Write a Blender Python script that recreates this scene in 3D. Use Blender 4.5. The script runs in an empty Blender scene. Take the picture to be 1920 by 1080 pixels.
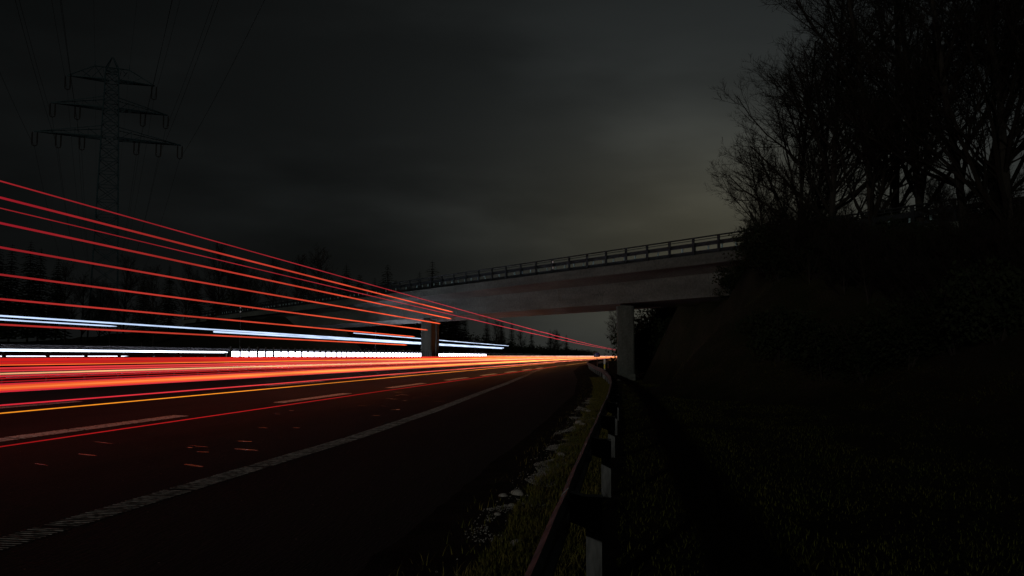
import bpy, math, random
from mathutils import Vector, Matrix, noise as mnoise

R = math.radians
random.seed(7)
scene = bpy.context.scene
COL = scene.collection

# ------------------------------------------------------------------ camera
cam_d = bpy.data.cameras.new('camera')
cam = bpy.data.objects.new('camera', cam_d)
COL.objects.link(cam)
cam.location = (0, 0, 1.66)
cam.rotation_euler = (R(90 + 4.47), 0, R(7.3))
cam_d.sensor_width = 36.0
cam_d.lens = 36.0 * 1636 / 1920
cam_d.clip_start = 0.05
cam_d.clip_end = 9000
scene.camera = cam

# ------------------------------------------------------------------ sky, sun, exposure
SUN_AZ, SUN_EL = R(17), R(7.5)          # stands in for headlights of traffic behind the camera, from the left, low
world = bpy.data.worlds.new('World')
scene.world = world
world.use_nodes = True
wn, wl = world.node_tree.nodes, world.node_tree.links
wn.clear()


def N(t, **kw):
    n = wn.new(t)
    for k, v in kw.items():
        setattr(n, k, v)
    return n


w_out = N('ShaderNodeOutputWorld')
w_add = N('ShaderNodeAddShader')
w_bg1 = N('ShaderNodeBackground')
w_bg2 = N('ShaderNodeBackground')
w_sky = N('ShaderNodeTexSky', sky_type='NISHITA', sun_disc=False)
w_sky.sun_elevation = R(1.0)
w_sky.sun_rotation = math.pi + SUN_AZ
wl.new(w_sky.outputs[0], w_bg1.inputs[0])
w_bg1.inputs[1].default_value = 0.0002
# night clouds lit from below by a town beyond the bridge
w_tc = N('ShaderNodeTexCoord')
w_sep = N('ShaderNodeSeparateXYZ')
wl.new(w_tc.outputs['Generated'], w_sep.inputs[0])


def wm(op, a, b=None, c=None):
    n = N('ShaderNodeMath', operation=op)
    for k, v in enumerate((a, b, c)):
        if v is None: continue
        if isinstance(v, (int, float)): n.inputs[k].default_value = v
        else: wl.new(v, n.inputs[k])
    return n.outputs[0]


w_az = wm('ARCTAN2', w_sep.outputs['X'], w_sep.outputs['Y'])
w_el = wm('ARCSINE', w_sep.outputs['Z'])


def lobe(az, el, saz, sel, warp=None):
    """soft ellipse in bearing and elevation (degrees), 1 at its heart"""
    da = wm('DIVIDE', wm('SUBTRACT', w_az, R(az)), R(saz))
    de = wm('DIVIDE', wm('SUBTRACT', w_el if warp is None else wm('ADD', w_el, warp), R(el)), R(sel))
    d2 = wm('ADD', wm('MULTIPLY', da, da), wm('MULTIPLY', de, de))
    return wm('EXPONENT', wm('MULTIPLY', d2, -1.0))


# cloud layers
w_mp = N('ShaderNodeMapping')
w_mp.inputs['Scale'].default_value = (1.5, 1.5, 5.0)
w_mp.inputs['Location'].default_value = (0.35, 0.2, 0.12)
w_mp.inputs['Rotation'].default_value = (0, R(7), 0)
wl.new(w_tc.outputs['Generated'], w_mp.inputs[0])
w_no = N('ShaderNodeTexNoise')
w_no.inputs['Scale'].default_value = 1.7
w_no.inputs['Detail'].default_value = 5
w_no.inputs['Roughness'].default_value = 0.45
wl.new(w_mp.outputs[0], w_no.inputs['Vector'])
w_cm = N('ShaderNodeMapRange', interpolation_type='SMOOTHSTEP')
w_cm.inputs[1].default_value = 0.34
w_cm.inputs[2].default_value = 0.66
w_cm.inputs[3].default_value = 0.66
w_cm.inputs[4].default_value = 1.22
wl.new(w_no.outputs['Fac'], w_cm.inputs[0])
w_warp = wm('MULTIPLY', wm('SUBTRACT', w_no.outputs['Fac'], 0.5), R(9))
glow_n = lobe(5.0, 7.0, 15, 8)
glow_w = lobe(7.0, 13.0, 32, 24)
bank = lobe(-14, 6.5, 18, 4.6, w_warp)
w_gl = wm('ADD', wm('MULTIPLY', glow_n, 0.062), wm('MULTIPLY', glow_w, 0.0125))
w_dim = wm('SUBTRACT', 1.0, wm('MULTIPLY', bank, 0.70))
w_base = wm('MULTIPLY', wm('ADD', w_gl, 0.0036), w_dim)
w_mul = N('ShaderNodeMath', operation='MULTIPLY')
wl.new(w_base, w_mul.inputs[0])
wl.new(w_cm.outputs[0], w_mul.inputs[1])
w_col = N('ShaderNodeMix', data_type='RGBA')
w_col.inputs[6].default_value = (0.88, 1.0, 1.0, 1)
w_col.inputs[7].default_value = (1.08, 1.03, 0.74, 1)
wl.new(glow_n, w_col.inputs[0])
wl.new(w_col.outputs[2], w_bg2.inputs[0])
wl.new(w_mul.outputs[0], w_bg2.inputs[1])
wl.new(w_bg1.outputs[0], w_add.inputs[0])
wl.new(w_bg2.outputs[0], w_add.inputs[1])
wl.new(w_add.outputs[0], w_out.inputs[0])

sun_d = bpy.data.lights.new('sun', 'SUN')
sun_d.energy = 0.26
sun_d.angle = R(1.2)
sun_d.color = (1.0, 0.98, 0.88)
sun = bpy.data.objects.new('sun', sun_d)
COL.objects.link(sun)
sdir = Vector((math.sin(SUN_AZ) * math.cos(SUN_EL), math.cos(SUN_AZ) * math.cos(SUN_EL), -math.sin(SUN_EL)))
sun.rotation_euler = sdir.to_track_quat('-Z', 'Y').to_euler()

scene.view_settings.view_transform = 'Standard'
scene.view_settings.look = 'None'
scene.view_settings.exposure = 0
scene.view_settings.gamma = 1
scene.render.engine = 'CYCLES'
scene.cycles.use_denoising = True
scene.cycles.max_bounces = 5
scene.cycles.sample_clamp_indirect = 4.0


# ------------------------------------------------------------------ helpers
def tag(o, label=None, cat=None, group=None, kind=None):
    if label: o['label'] = label
    if cat: o['category'] = cat
    if group: o['group'] = group
    if kind: o['kind'] = kind
    return o


def empty(name, loc=(0, 0, 0), rz=0.0):
    o = bpy.data.objects.new(name, None)
    o.location = loc
    o.rotation_euler = (0, 0, rz)
    o.empty_display_size = 0.2
    COL.objects.link(o)
    return o


class MB:
    """collects faces, builds one mesh object"""
    def __init__(self):
        self.v, self.f = [], []

    def add(self, vs, fs):
        k = len(self.v)
        self.v.extend([tuple(p) for p in vs])
        self.f.extend([tuple(i + k for i in f) for f in fs])

    def box(self, x0, x1, y0, y1, z0, z1):
        self.add([(x0, y0, z0), (x1, y0, z0), (x1, y1, z0), (x0, y1, z0), (x0, y0, z1), (x1, y0, z1), (x1, y1, z1), (x0, y1, z1)],
                 [(3, 2, 1, 0), (4, 5, 6, 7), (0, 1, 5, 4), (1, 2, 6, 5), (2, 3, 7, 6), (3, 0, 4, 7)])

    def tube(self, pts, rad, sides=6, cap=True):
        """pts list of Vectors, rad float or list"""
        n = len(pts)
        pts = [Vector(p) for p in pts]
        if not isinstance(rad, (list, tuple)): rad = [rad] * n
        vs, fs = [], []
        for i, p in enumerate(pts):
            d = pts[min(i + 1, n - 1)] - pts[max(i - 1, 0)]
            if d.length < 1e-9: d = Vector((0, 0, 1))
            d.normalize()
            a = Vector((0, 0, 1)) if abs(d.z) < 0.9 else Vector((1, 0, 0))
            s = d.cross(a).normalized()
            t = s.cross(d)
            for k in range(sides):
                an = 2 * math.pi * (k + 0.5) / sides
                vs.append(p + (s * math.cos(an) + t * math.sin(an)) * rad[i])
        for i in range(n - 1):
            for k in range(sides):
                k2 = (k + 1) % sides
                fs.append((i * sides + k, i * sides + k2, (i + 1) * sides + k2, (i + 1) * sides + k))
        if cap:
            fs.append(tuple(reversed(range(sides))))
            fs.append(tuple((n - 1) * sides + k for k in range(sides)))
        self.add(vs, fs)

    def bar(self, a, b, w, sides=4):
        self.tube([a, b], w * 0.7071 if sides == 4 else w, sides)

    def sweep(self, profile, frames, closed=False, caps=False):
        """profile: list of (u,v); frames: list of (origin, uvec, vvec)"""
        m = len(profile)
        vs, fs = [], []
        for o, u, v in frames:
            for a, b in profile:
                vs.append(Vector(o) + Vector(u) * a + Vector(v) * b)
        rng = m if closed else m - 1
        for i in range(len(frames) - 1):
            for k in range(rng):
                k2 = (k + 1) % m
                fs.append((i * m + k, i * m + k2, (i + 1) * m + k2, (i + 1) * m + k))
        if caps and closed:
            fs.append(tuple(reversed(range(m))))
            fs.append(tuple((len(frames) - 1) * m + k for k in range(m)))
        self.add(vs, fs)

    def mesh(self, name, mat, smooth=False):
        me = bpy.data.meshes.new(name)
        me.from_pydata(self.v, [], self.f)
        if mat: me.materials.append(mat)
        if smooth:
            for p in me.polygons: p.use_smooth = True
        me.update()
        return me

    def build(self, name, mat, parent=None, smooth=False):
        o = bpy.data.objects.new(name, self.mesh(name, mat, smooth))
        COL.objects.link(o)
        if parent: o.parent = parent
        return o


def inst(name, me, parent=None, loc=(0, 0, 0), rz=0.0, sc=(1, 1, 1)):
    o = bpy.data.objects.new(name, me)
    COL.objects.link(o)
    o.location = loc
    o.rotation_euler = (0, 0, rz)
    o.scale = sc if isinstance(sc, (tuple, list)) else (sc, sc, sc)
    if parent: o.parent = parent
    return o


def lerp(a, b, t): return a + (b - a) * t


def interp(tab, x):
    if x <= tab[0][0]: return tab[0][1]
    for (x0, y0), (x1, y1) in zip(tab, tab[1:]):
        if x <= x1:
            t = (x - x0) / (x1 - x0)
            return lerp(y0, y1, t)
    return tab[-1][1]


def smooth(a, b, x):
    t = min(1, max(0, (x - a) / (b - a)))
    return t * t * (3 - 2 * t)


# ------------------------------------------------------------------ materials
def material(name, col, rough=0.8, metal=0.0, spec=0.5):
    m = bpy.data.materials.new(name)
    m.use_nodes = True
    b = m.node_tree.nodes['Principled BSDF']
    b.inputs['Base Color'].default_value = (*col, 1)
    b.inputs['Roughness'].default_value = rough
    b.inputs['Metallic'].default_value = metal
    b.inputs['Specular IOR Level'].default_value = spec
    return m


def noisy(name, c1, c2, scale, rough=0.85, detail=6, lo=0.35, hi=0.65, stretch=(1, 1, 1), bump=0.0, bscale=None,
          metal=0.0, spec=0.5, fine=None, rough2=None):
    m = material(name, c1, rough, metal, spec)
    nt = m.node_tree
    b = nt.nodes['Principled BSDF']
    tc = nt.nodes.new('ShaderNodeTexCoord')
    mp = nt.nodes.new('ShaderNodeMapping')
    mp.inputs['Scale'].default_value = stretch
    nt.links.new(tc.outputs['Object'], mp.inputs[0])
    no = nt.nodes.new('ShaderNodeTexNoise')
    no.inputs['Scale'].default_value = scale
    no.inputs['Detail'].default_value = detail
    no.inputs['Roughness'].default_value = 0.6
    nt.links.new(mp.outputs[0], no.inputs['Vector'])
    mr = nt.nodes.new('ShaderNodeMapRange')
    mr.inputs[1].default_value = lo
    mr.inputs[2].default_value = hi
    nt.links.new(no.outputs['Fac'], mr.inputs[0])
    mx = nt.nodes.new('ShaderNodeMix')
    mx.data_type = 'RGBA'
    mx.inputs[6].default_value = (*c1, 1)
    mx.inputs[7].default_value = (*c2, 1)
    nt.links.new(mr.outputs[0], mx.inputs[0])
    out = mx.outputs[2]
    if fine:
        n2 = nt.nodes.new('ShaderNodeTexNoise')
        n2.inputs['Scale'].default_value = fine[0]
        n2.inputs['Detail'].default_value = 3
        nt.links.new(tc.outputs['Object'], n2.inputs['Vector'])
        m2 = nt.nodes.new('ShaderNodeMapRange')
        m2.inputs[1].default_value = 0.3
        m2.inputs[2].default_value = 0.7
        m2.inputs[3].default_value = fine[1]
        m2.inputs[4].default_value = fine[2]
        nt.links.new(n2.outputs['Fac'], m2.inputs[0])
        vm = nt.nodes.new('ShaderNodeVectorMath')
        vm.operation = 'SCALE'
        nt.links.new(out, vm.inputs[0])
        nt.links.new(m2.outputs[0], vm.inputs['Scale'])
        out = vm.outputs[0]
    nt.links.new(out, b.inputs['Base Color'])
    if rough2 is not None:
        m3 = nt.nodes.new('ShaderNodeMapRange')
        m3.inputs[3].default_value = rough
        m3.inputs[4].default_value = rough2
        nt.links.new(mr.outputs[0], m3.inputs[0])
        nt.links.new(m3.outputs[0], b.inputs['Roughness'])
    if bump:
        nb = nt.nodes.new('ShaderNodeTexNoise')
        nb.inputs['Scale'].default_value = bscale or scale * 4
        nb.inputs['Detail'].default_value = 4
        nt.links.new(mp.outputs[0], nb.inputs['Vector'])
        bp = nt.nodes.new('ShaderNodeBump')
        bp.inputs['Strength'].default_value = bump
        bp.inputs['Distance'].default_value = 0.02
        nt.links.new(nb.outputs['Fac'], bp.inputs['Height'])
        nt.links.new(bp.outputs[0], b.inputs['Normal'])
    return m


M = {}
M['asphalt'] = noisy('asphalt', (0.030, 0.029, 0.031), (0.048, 0.045, 0.044), 0.6, 0.92, spec=0.25, stretch=(1.0, 0.08, 1), bump=0.6, bscale=60,
                     fine=(45, 0.6, 1.5), rough2=0.85)
def aggregate_glints(m):  # sparse pale stone specks, with sparkling glints painted into the base colour
    nt = m.node_tree
    b = nt.nodes['Principled BSDF']
    src = b.inputs['Base Color'].links[0].from_socket
    tc = nt.nodes.new('ShaderNodeTexCoord')
    vo = nt.nodes.new('ShaderNodeTexVoronoi')
    vo.inputs['Scale'].default_value = 9
    nt.links.new(tc.outputs['Object'], vo.inputs['Vector'])
    mr = nt.nodes.new('ShaderNodeMapRange')
    mr.inputs[1].default_value = 0.10
    mr.inputs[2].default_value = 0.05
    nt.links.new(vo.outputs['Distance'], mr.inputs[0])
    sp = nt.nodes.new('ShaderNodeSeparateColor')
    nt.links.new(vo.outputs['Color'], sp.inputs[0])
    gt = nt.nodes.new('ShaderNodeMath'); gt.operation = 'GREATER_THAN'; gt.inputs[1].default_value = 0.90
    nt.links.new(sp.outputs[0], gt.inputs[0])
    mu = nt.nodes.new('ShaderNodeMath'); mu.operation = 'MULTIPLY'
    nt.links.new(mr.outputs[0], mu.inputs[0]); nt.links.new(gt.outputs[0], mu.inputs[1])
    mx = nt.nodes.new('ShaderNodeMix'); mx.data_type = 'RGBA'
    nt.links.new(mu.outputs[0], mx.inputs[0])
    nt.links.new(src, mx.inputs[6])
    mx.inputs[7].default_value = (0.5, 0.48, 0.44, 1)
    nt.links.new(mx.outputs[2], b.inputs['Base Color'])


aggregate_glints(M['asphalt'])
M['concrete'] = noisy('concrete', (0.092, 0.104, 0.092), (0.050, 0.056, 0.050), 0.45, 0.9, stretch=(0.5, 0.5, 2.6), bump=0.3, bscale=8, fine=(7, 0.75, 1.2))
M['concrete_pier'] = noisy('concrete_pier', (0.085, 0.098, 0.088), (0.045, 0.052, 0.047), 0.8, 0.9, stretch=(2.0, 2.0, 0.5), bump=0.3, bscale=8, fine=(9, 0.75, 1.2))
M['ground'] = noisy('ground', (0.016, 0.018, 0.007), (0.028, 0.024, 0.014), 0.7, 0.95, bump=0.8, bscale=12, fine=(14, 0.5, 1.4), spec=0.08)
M['gravel'] = noisy('gravel', (0.030, 0.027, 0.022), (0.016, 0.015, 0.013), 1.6, 0.95, lo=0.42, hi=0.56, bump=1.0, bscale=50, fine=(70, 0.5, 1.4), spec=0.08)
M['grass'] = noisy('grass', (0.085, 0.10, 0.016), (0.19, 0.155, 0.045), 3.0, 0.8, fine=(30, 0.6, 1.4), spec=0.08)
M['verge_grass'] = noisy('verge_grass', (0.050, 0.064, 0.007), (0.085, 0.080, 0.015), 1.2, 0.8, fine=(25, 0.6, 1.4), spec=0.08)
M['stone'] = noisy('stone', (0.50, 0.48, 0.44), (0.28, 0.27, 0.25), 9, 0.85, bump=0.4)
M['pebble'] = noisy('pebble', (0.34, 0.33, 0.30), (0.16, 0.155, 0.14), 7, 0.9)
M['galvanised'] = noisy('galvanised', (0.52, 0.53, 0.54), (0.36, 0.36, 0.37), 6, 0.5, metal=0.75, stretch=(3, 3, 1), rough2=0.65)
M['rail_steel'] = noisy('rail_steel', (0.20, 0.20, 0.205), (0.12, 0.12, 0.125), 4, 0.46, metal=0.7, rough2=0.6)
M['post_steel'] = noisy('post_steel', (0.11, 0.115, 0.115), (0.055, 0.058, 0.058), 7, 0.6, metal=0.25, stretch=(3, 3, 0.6), rough2=0.75)
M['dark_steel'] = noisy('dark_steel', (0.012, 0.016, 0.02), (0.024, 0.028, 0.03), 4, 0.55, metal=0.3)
M['pale_steel'] = noisy('pale_steel', (0.40, 0.58, 0.60), (0.30, 0.42, 0.43), 4, 0.5, metal=0.2)
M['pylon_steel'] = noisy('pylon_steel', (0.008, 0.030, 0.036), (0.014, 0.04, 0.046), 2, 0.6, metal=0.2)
M['wire'] = material('wire', (0.02, 0.02, 0.02), 0.6, 0.4)
M['insulator'] = material('insulator', (0.02, 0.018, 0.016), 0.3)
M['bark'] = noisy('bark', (0.035, 0.030, 0.024), (0.02, 0.018, 0.015), 5, 0.95, stretch=(1, 1, 0.3), bump=0.4, spec=0.08)
M['twig'] = noisy('twig', (0.022, 0.018, 0.014), (0.012, 0.010, 0.008), 5, 0.95, spec=0.08)
M['needles'] = noisy('needles', (0.010, 0.015, 0.007), (0.022, 0.027, 0.013), 1.5, 0.9, spec=0.08)
M['tar'] = material('tar', (0.015, 0.014, 0.014), 0.24, 0, 0.6)
M['white_plastic'] = noisy('white_plastic', (0.72, 0.72, 0.70), (0.5, 0.5, 0.48), 8, 0.6)
M['black_plastic'] = material('black_plastic', (0.02, 0.02, 0.02), 0.6)
M['yellow_reflector'] = material('yellow_reflector', (0.9, 0.72, 0.02), 0.3)
M['sign_blue'] = material('sign_blue', (0.06, 0.14, 0.55), 0.45)
M['sign_white'] = material('sign_white', (0.8, 0.8, 0.82), 0.5)
M['grey_steel'] = noisy('grey_steel', (0.30, 0.31, 0.32), (0.2, 0.2, 0.21), 5, 0.55, metal=0.5)
M['graffiti'] = material('graffiti', (0.02, 0.02, 0.022), 0.8)


def paint_mat(name, col, lo, hi):
    m = material(name, col, 0.75)
    nt = m.node_tree
    b = nt.nodes['Principled BSDF']
    tc = nt.nodes.new('ShaderNodeTexCoord')
    no = nt.nodes.new('ShaderNodeTexNoise')
    no.inputs['Scale'].default_value = 16
    no.inputs['Detail'].default_value = 5
    nt.links.new(tc.outputs['Object'], no.inputs['Vector'])
    m2 = nt.nodes.new('ShaderNodeMapRange')
    m2.inputs[1].default_value = lo
    m2.inputs[2].default_value = hi
    nt.links.new(no.outputs['Fac'], m2.inputs[0])
    mx = nt.nodes.new('ShaderNodeMix')
    mx.data_type = 'RGBA'
    mx.inputs[6].default_value = (0.07, 0.066, 0.06, 1)
    mx.inputs[7].default_value = (*col, 1)
    nt.links.new(m2.outputs[0], mx.inputs[0])
    nt.links.new(mx.outputs[2], b.inputs['Base Color'])
    return m


M['paint'] = paint_mat('road_paint', (0.80, 0.78, 0.74), 0.30, 0.48)
M['worn_paint'] = paint_mat('worn_paint', (0.36, 0.35, 0.33), 0.38, 0.60)

# ------------------------------------------------------------------ the lie of the land
G = 0.05                                   # crossfall of the carriageways, rising to the left


def shift(y):                               # the road bends gently to the right beyond the bridge
    return 4.8e-5 * max(0, y) ** 2


def zroad(xr):                              # xr: lateral position in road coordinates
    return G * (-xr - 2.0)


EDGE = [(-60, -5.0), (16, -5.0), (24, -5.25), (33, -5.7), (45, -6.25), (62, -7.2), (78, -8.25), (96, -9.05), (115, -9.25), (2000, -9.25)]
RAIL = [(-60, -0.39), (22, -0.40), (30, -0.48), (38, -0.66), (48, -1.05), (60, -1.7), (74, -2.75), (88, -3.8), (105, -4.9), (125, -5.6), (150, -5.9), (2000, -5.9)]
ASPH = [(-60, -1.92), (22, -1.95), (38, -2.15), (60, -3.25), (88, -5.35), (125, -6.9), (150, -7.2), (2000, -7.2)]

BB = Vector((-0.69, 58.4))                  # a point on the near edge of the bridge
Bu = Vector((-0.672, 0.741)).normalized()   # along the bridge, away to the left
Bn = Vector((0.741, 0.672)).normalized()    # across it


def bridge_uv(x, y):
    d = Vector((x, y)) - BB
    return d.dot(Bu), d.dot(Bn)


def bridge_pt(u, n, z):
    p = BB + Bu * u + Bn * n
    return Vector((p.x, p.y, z))


def zground(x, y):
    xr = x - shift(y)
    if xr < -1.92:
        z = zroad(max(xr, -36)) - 0.06
        if xr < -36:
            z += 0.03 * min(60, (-36 - xr)) + 0.5 * smooth(-38, -50, xr)
    else:
        z = 0.02 * mnoise.noise(Vector((x * 0.6, y * 0.6, 3)))
        z += -0.12 * smooth(0.8, 3.5, xr) + 6.0 * smooth(5.2, 18.5, xr) * smooth(95, 60, y) + 5.0 * smooth(1.4, 6.0, xr) * smooth(62, 70, y) * smooth(190, 130, y) + 0.4 * smooth(6, 20, xr) * mnoise.noise(Vector((x * .13, y * .13, 1)))
    # embankments that carry the bridge road at both ends
    u, n = bridge_uv(x, y)
    e = max(0.0, -n, n - 9.0)
    hs = 7.2 - max(0.0, e + 0.6) / 1.7
    if u < 0:
        u0 = lerp(-15.0, -5.5, smooth(-2.0, 2.5, n))
        hb = hs - max(0.0, u - u0) / 1.25
        if n > 0.5: hb = min(hb, 4.9 + 2.6 * smooth(-11.5, -12.5, u))
    else:
        hb = hs - max(0.0, 63.0 - u) / 1.5
    if xr < -36.5 or xr > 1.0:
        k = smooth(1.0, 3.0, xr) if xr > 0 else smooth(-36.5, -39, xr)
        if hb > z: z = lerp(z, hb, k)
    return z


def axis(pairs):
    out = []
    for a, b, st in pairs:
        n = max(1, int(round((b - a) / st)))
        out += [a + (b - a) * i / n for i in range(n)]
    out.append(pairs[-1][1])
    return out


xs = axis([(-4000, -600, 425), (-600, -160, 40), (-160, -40, 6), (-40, -34, 1.0), (-34, -4, 6), (-4, 1, 0.5), (1, 34, 1.2), (34, 80, 6), (80, 400, 40), (400, 4000, 450)])
ys = axis([(-400, -60, 40), (-60, -6, 6), (-6, 40, 1.0), (40, 130, 1.5), (130, 300, 8), (300, 900, 40), (900, 6000, 425)])
vs, fs = [], []
for y in ys:
    for x in xs:
        vs.append((x + shift(min(y, 900)), y, zground(x + shift(min(y, 900)), min(y, 900))))
nx = len(xs)
for j in range(len(ys) - 1):
    for i in range(nx - 1):
        a = j * nx + i
        fs.append((a, a + 1, a + nx + 1, a + nx))
mb = MB(); mb.v, mb.f = vs, fs
ground = tag(mb.build('ground', M['ground'], smooth=True), kind='structure')

# ------------------------------------------------------------------ roads
YST = axis([(-30, 130, 2.0), (130, 400, 10), (400, 900, 25)])


def strip(name, left, right, y0, y1, lift, mat, parent=None, step=None, nx=1):
    """a sheet between two lateral functions, lying on the tilted carriageway"""
    L = left if callable(left) else (lambda y: left)
    Rr = right if callable(right) else (lambda y: right)
    yy = [y0] + [y for y in YST if y0 < y < y1] + [y1]
    if step: yy = axis([(y0, y1, step)])
    vs, fs = [], []
    for y in yy:
        for k in range(nx + 1):
            xr = lerp(L(y), Rr(y), k / nx)
            vs.append((xr + shift(y), y, zroad(xr) + lift))
    w = nx + 1
    for j in range(len(yy) - 1):
        for k in range(nx):
            a = j * w + k
            fs.append((a, a + 1, a + w + 1, a + w))
    m = MB(); m.v, m.f = vs, fs
    return m.build(name, mat, parent)


road = tag(strip('road', -17.6, lambda y: interp(ASPH, y), -30, 880, 0, M['asphalt']), kind='structure')
road2 = tag(strip('opposite_road', -33.5, -20.3, -30, 880, 0, M['asphalt']), kind='structure')
LIFT = 0.006

strip('edge_line', -17.05, -16.85, -4, 500, LIFT, M['paint'], road)
strip('edge_line', -20.9, -20.75, -4, 500, LIFT, M['paint'], road2)
strip('edge_line', -31.2, -31.0, -4, 500, LIFT, M['paint'], road2)


def ribbed(name, left, right, y0, y1, mat, parent, pitch=0.10, hgt=0.006, duty=0.5):
    """profiled marking: cross ribs of paint with bare asphalt between them"""
    L = left if callable(left) else (lambda y: left)
    Rr = right if callable(right) else (lambda y: right)
    m = MB()
    n = int((y1 - y0) / pitch)
    rr_ = random.Random(int(y0 * 10) + n)
    for i in range(n):
        y = y0 + i * pitch + rr_.uniform(-0.006, 0.006)
        if rr_.random() < 0.05: continue
        hq = rr_.uniform(0.55, 1.1)
        vs = []
        for yy, h in ((y, 0.0), (y + 0.004, 1.0), (y + pitch * duty - 0.010, 1.0), (y + pitch * duty, 0.0)):
            for q, xr in ((0, L(yy)), (1, Rr(yy))):
                vs.append((xr + shift(yy), yy + 0.06 * q, zroad(xr) + 0.003 + h * hq * hgt))      # ribs run slightly askew
        m.add(vs, [(0, 1, 3, 2), (2, 3, 5, 4), (4, 5, 7, 6), (0, 2, 4, 6), (1, 7, 5, 3)])
    return m.build(name, mat, parent)


ribbed('edge_line', lambda y: interp(EDGE, y) - 0.15, lambda y: interp(EDGE, y) + 0.15, 2, 130, M['worn_paint'], road, 0.075, 0.005, 0.42)
strip('edge_line', lambda y: interp(EDGE, y) - 0.15, lambda y: interp(EDGE, y) + 0.15, 130.1, 500, LIFT, M['paint'], road)
# broad dashes beside the merging lane, narrower ones between the two lanes
for k in range(14):
    y0 = 0.55 + 11.35 * k
    if y0 + 6 > 100: break
    ribbed('lane_dash', -9.67, -9.36, y0, y0 + 6.1, M['paint'], road, 0.09, 0.008, 0.76)
for k in range(18):
    y0 = -3.1 + 17.1 * k
    ribbed('lane_dash', -13.30, -13.10, y0, y0 + 6.0, M['paint'], road, 0.12, 0.007, 0.7)
for k in range(12):
    y0 = 4.0 + 17.5 * k
    strip('lane_dash', -26.0, -25.87, y0, y0 + 6.0, LIFT, M['paint'], road2)

# smooth bitumen smears that mirror the tail lights
rnd = random.Random(11)
for k in range(28):
    cx = -rnd.uniform(5.7, 8.7)
    cy = rnd.choice([rnd.uniform(8.5, 13), rnd.uniform(11, 17), rnd.uniform(17, 30), rnd.uniform(20, 34)])
    ln = rnd.uniform(0.06, 0.26)
    wd = rnd.uniform(0.02, 0.065)
    an = rnd.uniform(-0.35, 0.35)
    n = 9
    m = MB()
    ring = []
    for i in range(n):
        t = 2 * math.pi * i / n
        r = rnd.uniform(0.65, 1.15)
        dx, dy = ln * math.cos(t) * r, wd * math.sin(t) * r
        x = cx + dx * math.cos(an) - dy * math.sin(an)
        y = cy + dx * math.sin(an) + dy * math.cos(an)
        ring.append((x + shift(y), y, zroad(x) + 0.0045 + 0.001 * rnd.random()))
    m.add(ring, [tuple(range(n))])
    m.build('bitumen_patch', M['tar'], road)

# ------------------------------------------------------------------ verge between asphalt and guardrail
def verge_z(x, y):
    a, r = interp(ASPH, y), interp(RAIL, y)
    xr = x - shift(y)
    t = (xr - a) / (r - a)
    z = zroad(a) - 0.012 + 0.045 * smooth(0.05, 0.6, t)
    return z + 0.03 * mnoise.noise(Vector((x * 3, y * 1.7, 0))) * smooth(0, 0.25, t)


vs, fs = [], []
yy = axis([(-4, 30, 0.4), (30, 150, 2.0), (150, 400, 15)])
nv = 12
for y in yy:
    a, r = interp(ASPH, y) - 0.08 - 0.12 * abs(mnoise.noise(Vector((y * 1.3, 5, 0)))), interp(RAIL, y) + 0.45
    for k in range(nv + 1):
        x = lerp(a, r, k / nv) + shift(y)
        vs.append((x, y, (zroad(x - shift(y)) + 0.002 if k == 0 else max(verge_z(x, y) + 0.015, zroad(x - shift(y)) + 0.008 if k < 4 else -9) - (0.06 if k == nv else 0))))
for j in range(len(yy) - 1):
    for k in range(nv):
        a = j * (nv + 1) + k
        fs.append((a, a + 1, a + nv + 2, a + nv + 1))
m = MB(); m.v, m.f = vs, fs
tag(m.build('gravel_verge', M['gravel'], smooth=True), kind='structure')

# stones lying on the verge
def stone_mesh(seed):
    rd = random.Random(seed)
    import bmesh
    bm = bmesh.new()
    bmesh.ops.create_icosphere(bm, subdivisions=2, radius=1)
    for v in bm.verts:
        n = mnoise.noise(v.co * 1.3 + Vector((seed * 3.1, 0, 0)))
        v.co *= 1 + 0.32 * n
        v.co.z *= 0.62
    me = bpy.data.meshes.new('stone')
    bm.to_mesh(me); bm.free()
    me.materials.append(M['stone'])
    for p in me.polygons: p.use_smooth = True
    return me


SM = [stone_mesh(s) for s in range(4)]
stones = [  # x, y, radius, label
    (-1.27, 10.45, 0.075, 'large pale rounded stone lying beside the grey sand patch on the verge'),
    (-1.22, 9.55, 0.045, 'small grey stone in front of the large pale stone on the verge'),
    (-0.92, 7.55, 0.06, 'mossy pale stone nearest the camera at the foot of the grass edge'),
    (-1.02, 14.3, 0.085, 'flat pale stone wedged against the grass edge beyond the sand patch'),
    (-1.42, 10.3, 0.05, 'dull grey stone just left of the large pale stone'),
    (-0.98, 20.6, 0.085, 'pale stone on the far gravel where the grass edge narrows'),
    (-1.10, 21.3, 0.09, 'pair-like pale stone left of the far gravel stone'),
    (-0.80, 22.8, 0.06, 'small white stone in the grass close to the rail'),
    (-1.30, 9.0, 0.035, 'pebble on the dark soil left of the grass edge'),
    (-1.05, 25.5, 0.08, 'farthest pale stone before the verge bends away'),
]
for i, (x, y, r, lab) in enumerate(stones):
    o = inst('stone', SM[i % 4], None, (x, y, verge_z(x, y) + r * 0.42), i * 1.7, (r * 1.15, r, r * 0.95))
    tag(o, lab, 'stone', 'stones on the gravel verge')
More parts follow.
